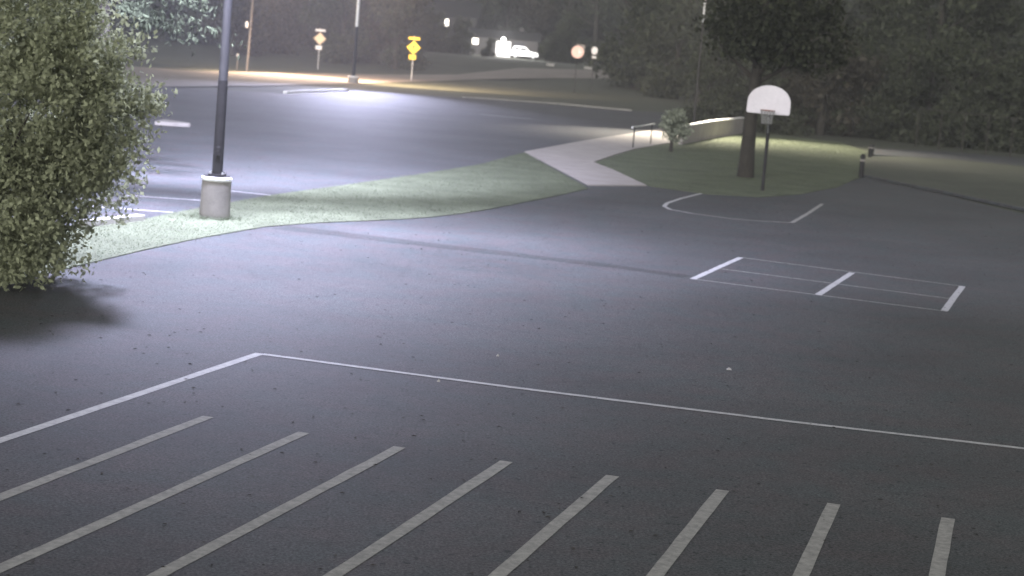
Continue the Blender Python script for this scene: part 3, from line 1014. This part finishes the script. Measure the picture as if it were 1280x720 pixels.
# small shrub by the path
sb = gp(838, 190)
sh = tag(empty('shrub', (sb.x, sb.y, 0.05)), 'small pale leafed shrub by the path before the low wall', 'shrub')
trunk_mb(1.2, 0.09, [(0.4, 0.6, 0.7, 1.2), (2.4, 0.5, 0.7, 1.2), (4.4, 0.7, 0.6, 1.4)]).build('stem', 'bark', sh, True)
leaves_mesh('crown', lobes_points([(-0.1, 0, 1.30, 0.55, 0.5, 0.5), (0.35, 0, 0.95, 0.55, 0.5, 0.4), (0.05, 0, 0.7, 0.45, 0.45, 0.35), (0.2, 0, 1.55, 0.4, 0.4, 0.3)], 170, 14, 0.08, 0.3),
            0.13, 'leaf_shrub', sh)

# tree on the lawn behind the backboard
tb = gp(931, 222)
lt = tag(empty('tree', (tb.x, tb.y, 0.05)), 'dark tree with a thick bare trunk on the lawn beside the backboard', 'tree')
trunk_mb(6.5, 0.29, [(0.2, 3.4, 2.6, 0.5), (1.5, 3.8, 2.4, 0.6), (2.7, 3.5, 2.4, 0.6), (4.2, 4.0, 2.4, 0.5), (5.4, 3.7, 2.6, 0.6)], 0.02, 14).build('trunk', 'bark', lt, True)
leaves_mesh('crown', lobes_points([(0.6, 0, 6.0, 2.6, 2.6, 2.0), (1.9, 0.3, 5.0, 1.9, 2.0, 1.3), (-0.7, 0.2, 5.4, 1.5, 1.8, 1.3), (0.4, 1.2, 7.2, 2.0, 2.0, 1.5), (0.3, -1.2, 5.2, 1.8, 1.3, 1.2)],
                                  700, 16, 0.22, 0.3), 0.19, 'leaf_lawn', lt)

# ------------------------------------------------------------------ background trees: four kinds, then copies
def tree_kind(h, r, low, m, n_clump, leaf):
    root = empty('tree', (0, 0, 0))
    limbs = [(random.uniform(0, 6.28), random.uniform(0.25, 0.6) * h, r * random.uniform(0.6, 0.9), random.uniform(0.3, 0.8)) for _ in range(7)]
    trunk_mb(h * 0.85, h * 0.022 + 0.06, limbs, 0.01, 8).build('trunk', 'bark', root, True)
    lobes = []
    for _ in range(11):
        a = random.uniform(0, 6.28)
        z = random.uniform(low + 0.1 * h, h * 0.9)
        t = (z - low) / (h - low)
        rr = r * (1 - 0.55 * t) * random.uniform(0.35, 0.8)
        s = r * random.uniform(0.38, 0.6) * (1.1 - 0.4 * t)
        lobes.append((math.cos(a) * rr, math.sin(a) * rr, z, s, s, s * random.uniform(0.6, 0.9)))
    pts_ = lobes_points(lobes, n_clump, 14, 0.36, 0.25)
    pts_[:, 2] = np.maximum(pts_[:, 2], 0.1)
    leaves_mesh('crown', pts_, leaf, m, root)
    return root


kinds = [tree_kind(14, 4.6, -0.6, 'leaf_dark', 720, 0.42), tree_kind(12, 4.2, -0.8, 'leaf_brown', 660, 0.42),
         tree_kind(16, 5.0, -0.6, 'leaf_dark', 780, 0.46), tree_kind(9, 4.4, -0.8, 'leaf_dark', 620, 0.36)]
used = [False] * 4
spots = []
LB_C = ('dark tree on the rise behind the two houses', 'trees behind the houses')


def lb_left(px, row):
    side = 'left of the utility pole' if px < 300 else ('between utility pole and far lamp post' if px < 440 else 'right of the far lamp post')
    return ('dark tree, %s row beyond the lit road, %s' % (row, side), '%s row beyond the lit road' % row)


for i, px in enumerate(range(90, 520, 34)):
    spots.append((px + random.uniform(-8, 8), random.uniform(215, 246) if px < 500 else random.uniform(240, 262), random.choice((0, 1, 2)), random.uniform(0.85, 1.15), lb_left(px, 'front')))
for i, px in enumerate(range(110, 505, 44)):
    spots.append((px + random.uniform(-8, 8), random.uniform(250, 275), random.choice((0, 2)), random.uniform(1.0, 1.3), lb_left(px, 'back')))
for px in range(530, 800, 26):
    spots.append((px + random.uniform(-6, 6), random.uniform(326, 350), random.choice((0, 1, 2)), random.uniform(0.95, 1.3), LB_C))
for px in range(850, 1330, 36):
    Y = random.uniform(165, 205) if px < 1000 else random.uniform(138, 168)
    k = random.choice((0, 1, 2, 3))
    side = 'left of the lawn tree' if px < 930 else ('behind the backboard and lawn' if px < 1090 else 'near the right picture edge')
    spots.append((px + random.uniform(-9, 9), Y, k, random.uniform(0.8, 1.1),
                  (('brownish', 'dark')[k != 1] + ' tree, middle row, right wood, ' + side, 'middle row of the right wood')))
for px in range(1040, 1330, 34):
    k = random.choice((3, 3, 1))
    spots.append((px + random.uniform(-9, 9), random.uniform(122, 136), k, random.uniform(0.6, 0.85),
                  (('low brownish', 'low dark')[k == 3] + ' tree in the front row beyond the right footpath', 'front row of the right wood')))
for px in range(800, 1330, 40):
    side = 'left of the backboard' if px < 930 else ('behind the backboard' if px < 1090 else 'near the right picture edge')
    spots.append((px + random.uniform(-9, 9), random.uniform(212, 245), random.choice((0, 2)), random.uniform(1.0, 1.3),
                  ('tall dark tree, back row, right wood, ' + side, 'back row of the right wood')))
for px, Y, s in ((612, 286, 0.3), (576, 286, 0.6), (541, 288, 0.7), (694, 285, 0.6), (708, 290, 0.8)):
    spots.append((px, Y, 3, s, ('low dark tree standing before the two houses on the rise', 'low trees before the houses')))
for px, Y, s in ((890, 121, 0.55), (915, 126, 0.62), (955, 122, 0.6), (1000, 128, 0.7)):
    spots.append((px, Y, 3, s, ('low dark tree just behind the pale low wall and the lawn', 'low trees behind the lawn')))
for px, Y, k, s, (lb, gp_) in spots:
    o = kinds[k] if not used[k] else copy_tree(kinds[k])
    used[k] = True
    x = at(px, 60, Y).x
    o.location = (x, Y, land(x, Y) - 0.05)
    o.rotation_euler = (0, 0, random.uniform(0, 6.28))
    o.scale = (s, s, s * random.uniform(0.9, 1.1))
    tag(o, lb, 'tree', gp_)

# the wood on the ridge, one mass
n = 60000
a = rng.uniform(-0.62, 0.62, n)
rr = rng.uniform(355, 430, n)
x, y = rr * np.sin(a), rr * np.cos(a)
base = np.array([land(q, w) for q, w in zip(x, y)])
top = 10 + 5 * np.sin(x * 0.21) * np.cos(x * 0.083 + 1) + 2 * np.sin(x * 0.61)
pts = np.stack([x, y, base + rng.uniform(0, 1, n) * top], 1)
tag(leaves_mesh('far_wood', pts, 1.5, 'leaf_dark'), 'dark far wood covering the ridge behind everything', 'wood', kind='stuff')

# pale rail fence far right
fp = [gp(1150, 128.5, 0.9), gp(1290, 139, 0.9)]
fz = [Vector((at(1150, 128, 118).x, 118, 0)), Vector((at(1300, 140, 112).x, 112, 0))]
fence = tag(empty('rail_fence', fz[0]), 'low dark rail fence half lost in the dark trees at far right', 'fence')
dv = fz[1] - fz[0]
for k in range(6):
    pz = dv * (k / 5)
    MB().box(pz + Vector((0, 0, 1.15)), (0.06, 0.06, 2.3)).build('post', 'bark', fence)
for k in range(5):
    a_, b_ = dv * (k / 5), dv * ((k + 1) / 5)
    for hz in (2.25,):
        MB().tube([a_ + Vector((0, -0.06, hz)), b_ + Vector((0, -0.06, hz))], 0.03, 6).build('rail', 'bark', fence)

# ------------------------------------------------------------------ litter
n = 2600
xy = np.stack([rng.uniform(-9, 16, n), rng.uniform(14, 62, n)], 1)
pts = np.concatenate([xy, np.full((n, 1), 0.016)], 1)
vv = []
ff = []
for i in range(n):
    s = random.uniform(0.012, 0.036)
    a = random.uniform(0, 6.28)
    c_, s_ = math.cos(a) * s, math.sin(a) * s
    x, y = xy[i]
    k = len(vv)
    vv += [(x - c_, y - s_, 0.006), (x + s_ * 0.5, y - c_ * 0.5, 0.006 + s * 0.25), (x + c_, y + s_, 0.008), (x - s_ * 0.5, y + c_ * 0.5, 0.006 + s * 0.2)]
    ff += [(k, k + 1, k + 2), (k, k + 2, k + 3)]
tag(MB().add(vv, ff).build('fallen_leaves', 'litter'), 'small dark fallen leaves scattered over the playground', 'leaves', kind='stuff')
for px, py, s, lb in ((911, 463, 0.035, 'small pale paper scrap below the four square court'), (548, 478, 0.02, 'tiny pale paper scrap on the long white line'),
                      (622, 446, 0.018, 'tiny pale paper scrap just beyond the long white line')):
    g = gp(px, py)
    sc_ = MB().add([(-s, -s * 0.8, 0.006), (s, -s, 0.006), (s * 1.1, s * 0.7, 0.02), (0, s * 1.1, 0.035), (-s * 0.9, s, 0.01), (0, 0, 0.03)],
                   [(0, 1, 5), (1, 2, 5), (2, 3, 5), (3, 4, 5), (4, 0, 5)]).build('paper_scrap', 'scrap')
    sc_.location = (g.x, g.y, 0.004)
    tag(sc_, lb, 'paper')

# ------------------------------------------------------------------ night haze
hz = MB().box((0, 600, 28), (1900, 1900, 58.2)).build('haze', 'white')
hm = bpy.data.materials.new('thin night haze')
hm.use_nodes = True
hn = hm.node_tree.nodes
hn.clear()
pv = hn.new('ShaderNodeVolumePrincipled')
pv.inputs['Color'].default_value = (0.92, 0.93, 0.95, 1)
pv.inputs['Density'].default_value = 0.00045
pv.inputs['Anisotropy'].default_value = 0.0
ho = hn.new('ShaderNodeOutputMaterial')
hm.node_tree.links.new(pv.outputs[0], ho.inputs['Volume'])
hz.data.materials.clear()
hz.data.materials.append(hm)
tag(hz, 'thin even night haze over the whole place', 'haze', kind='stuff')
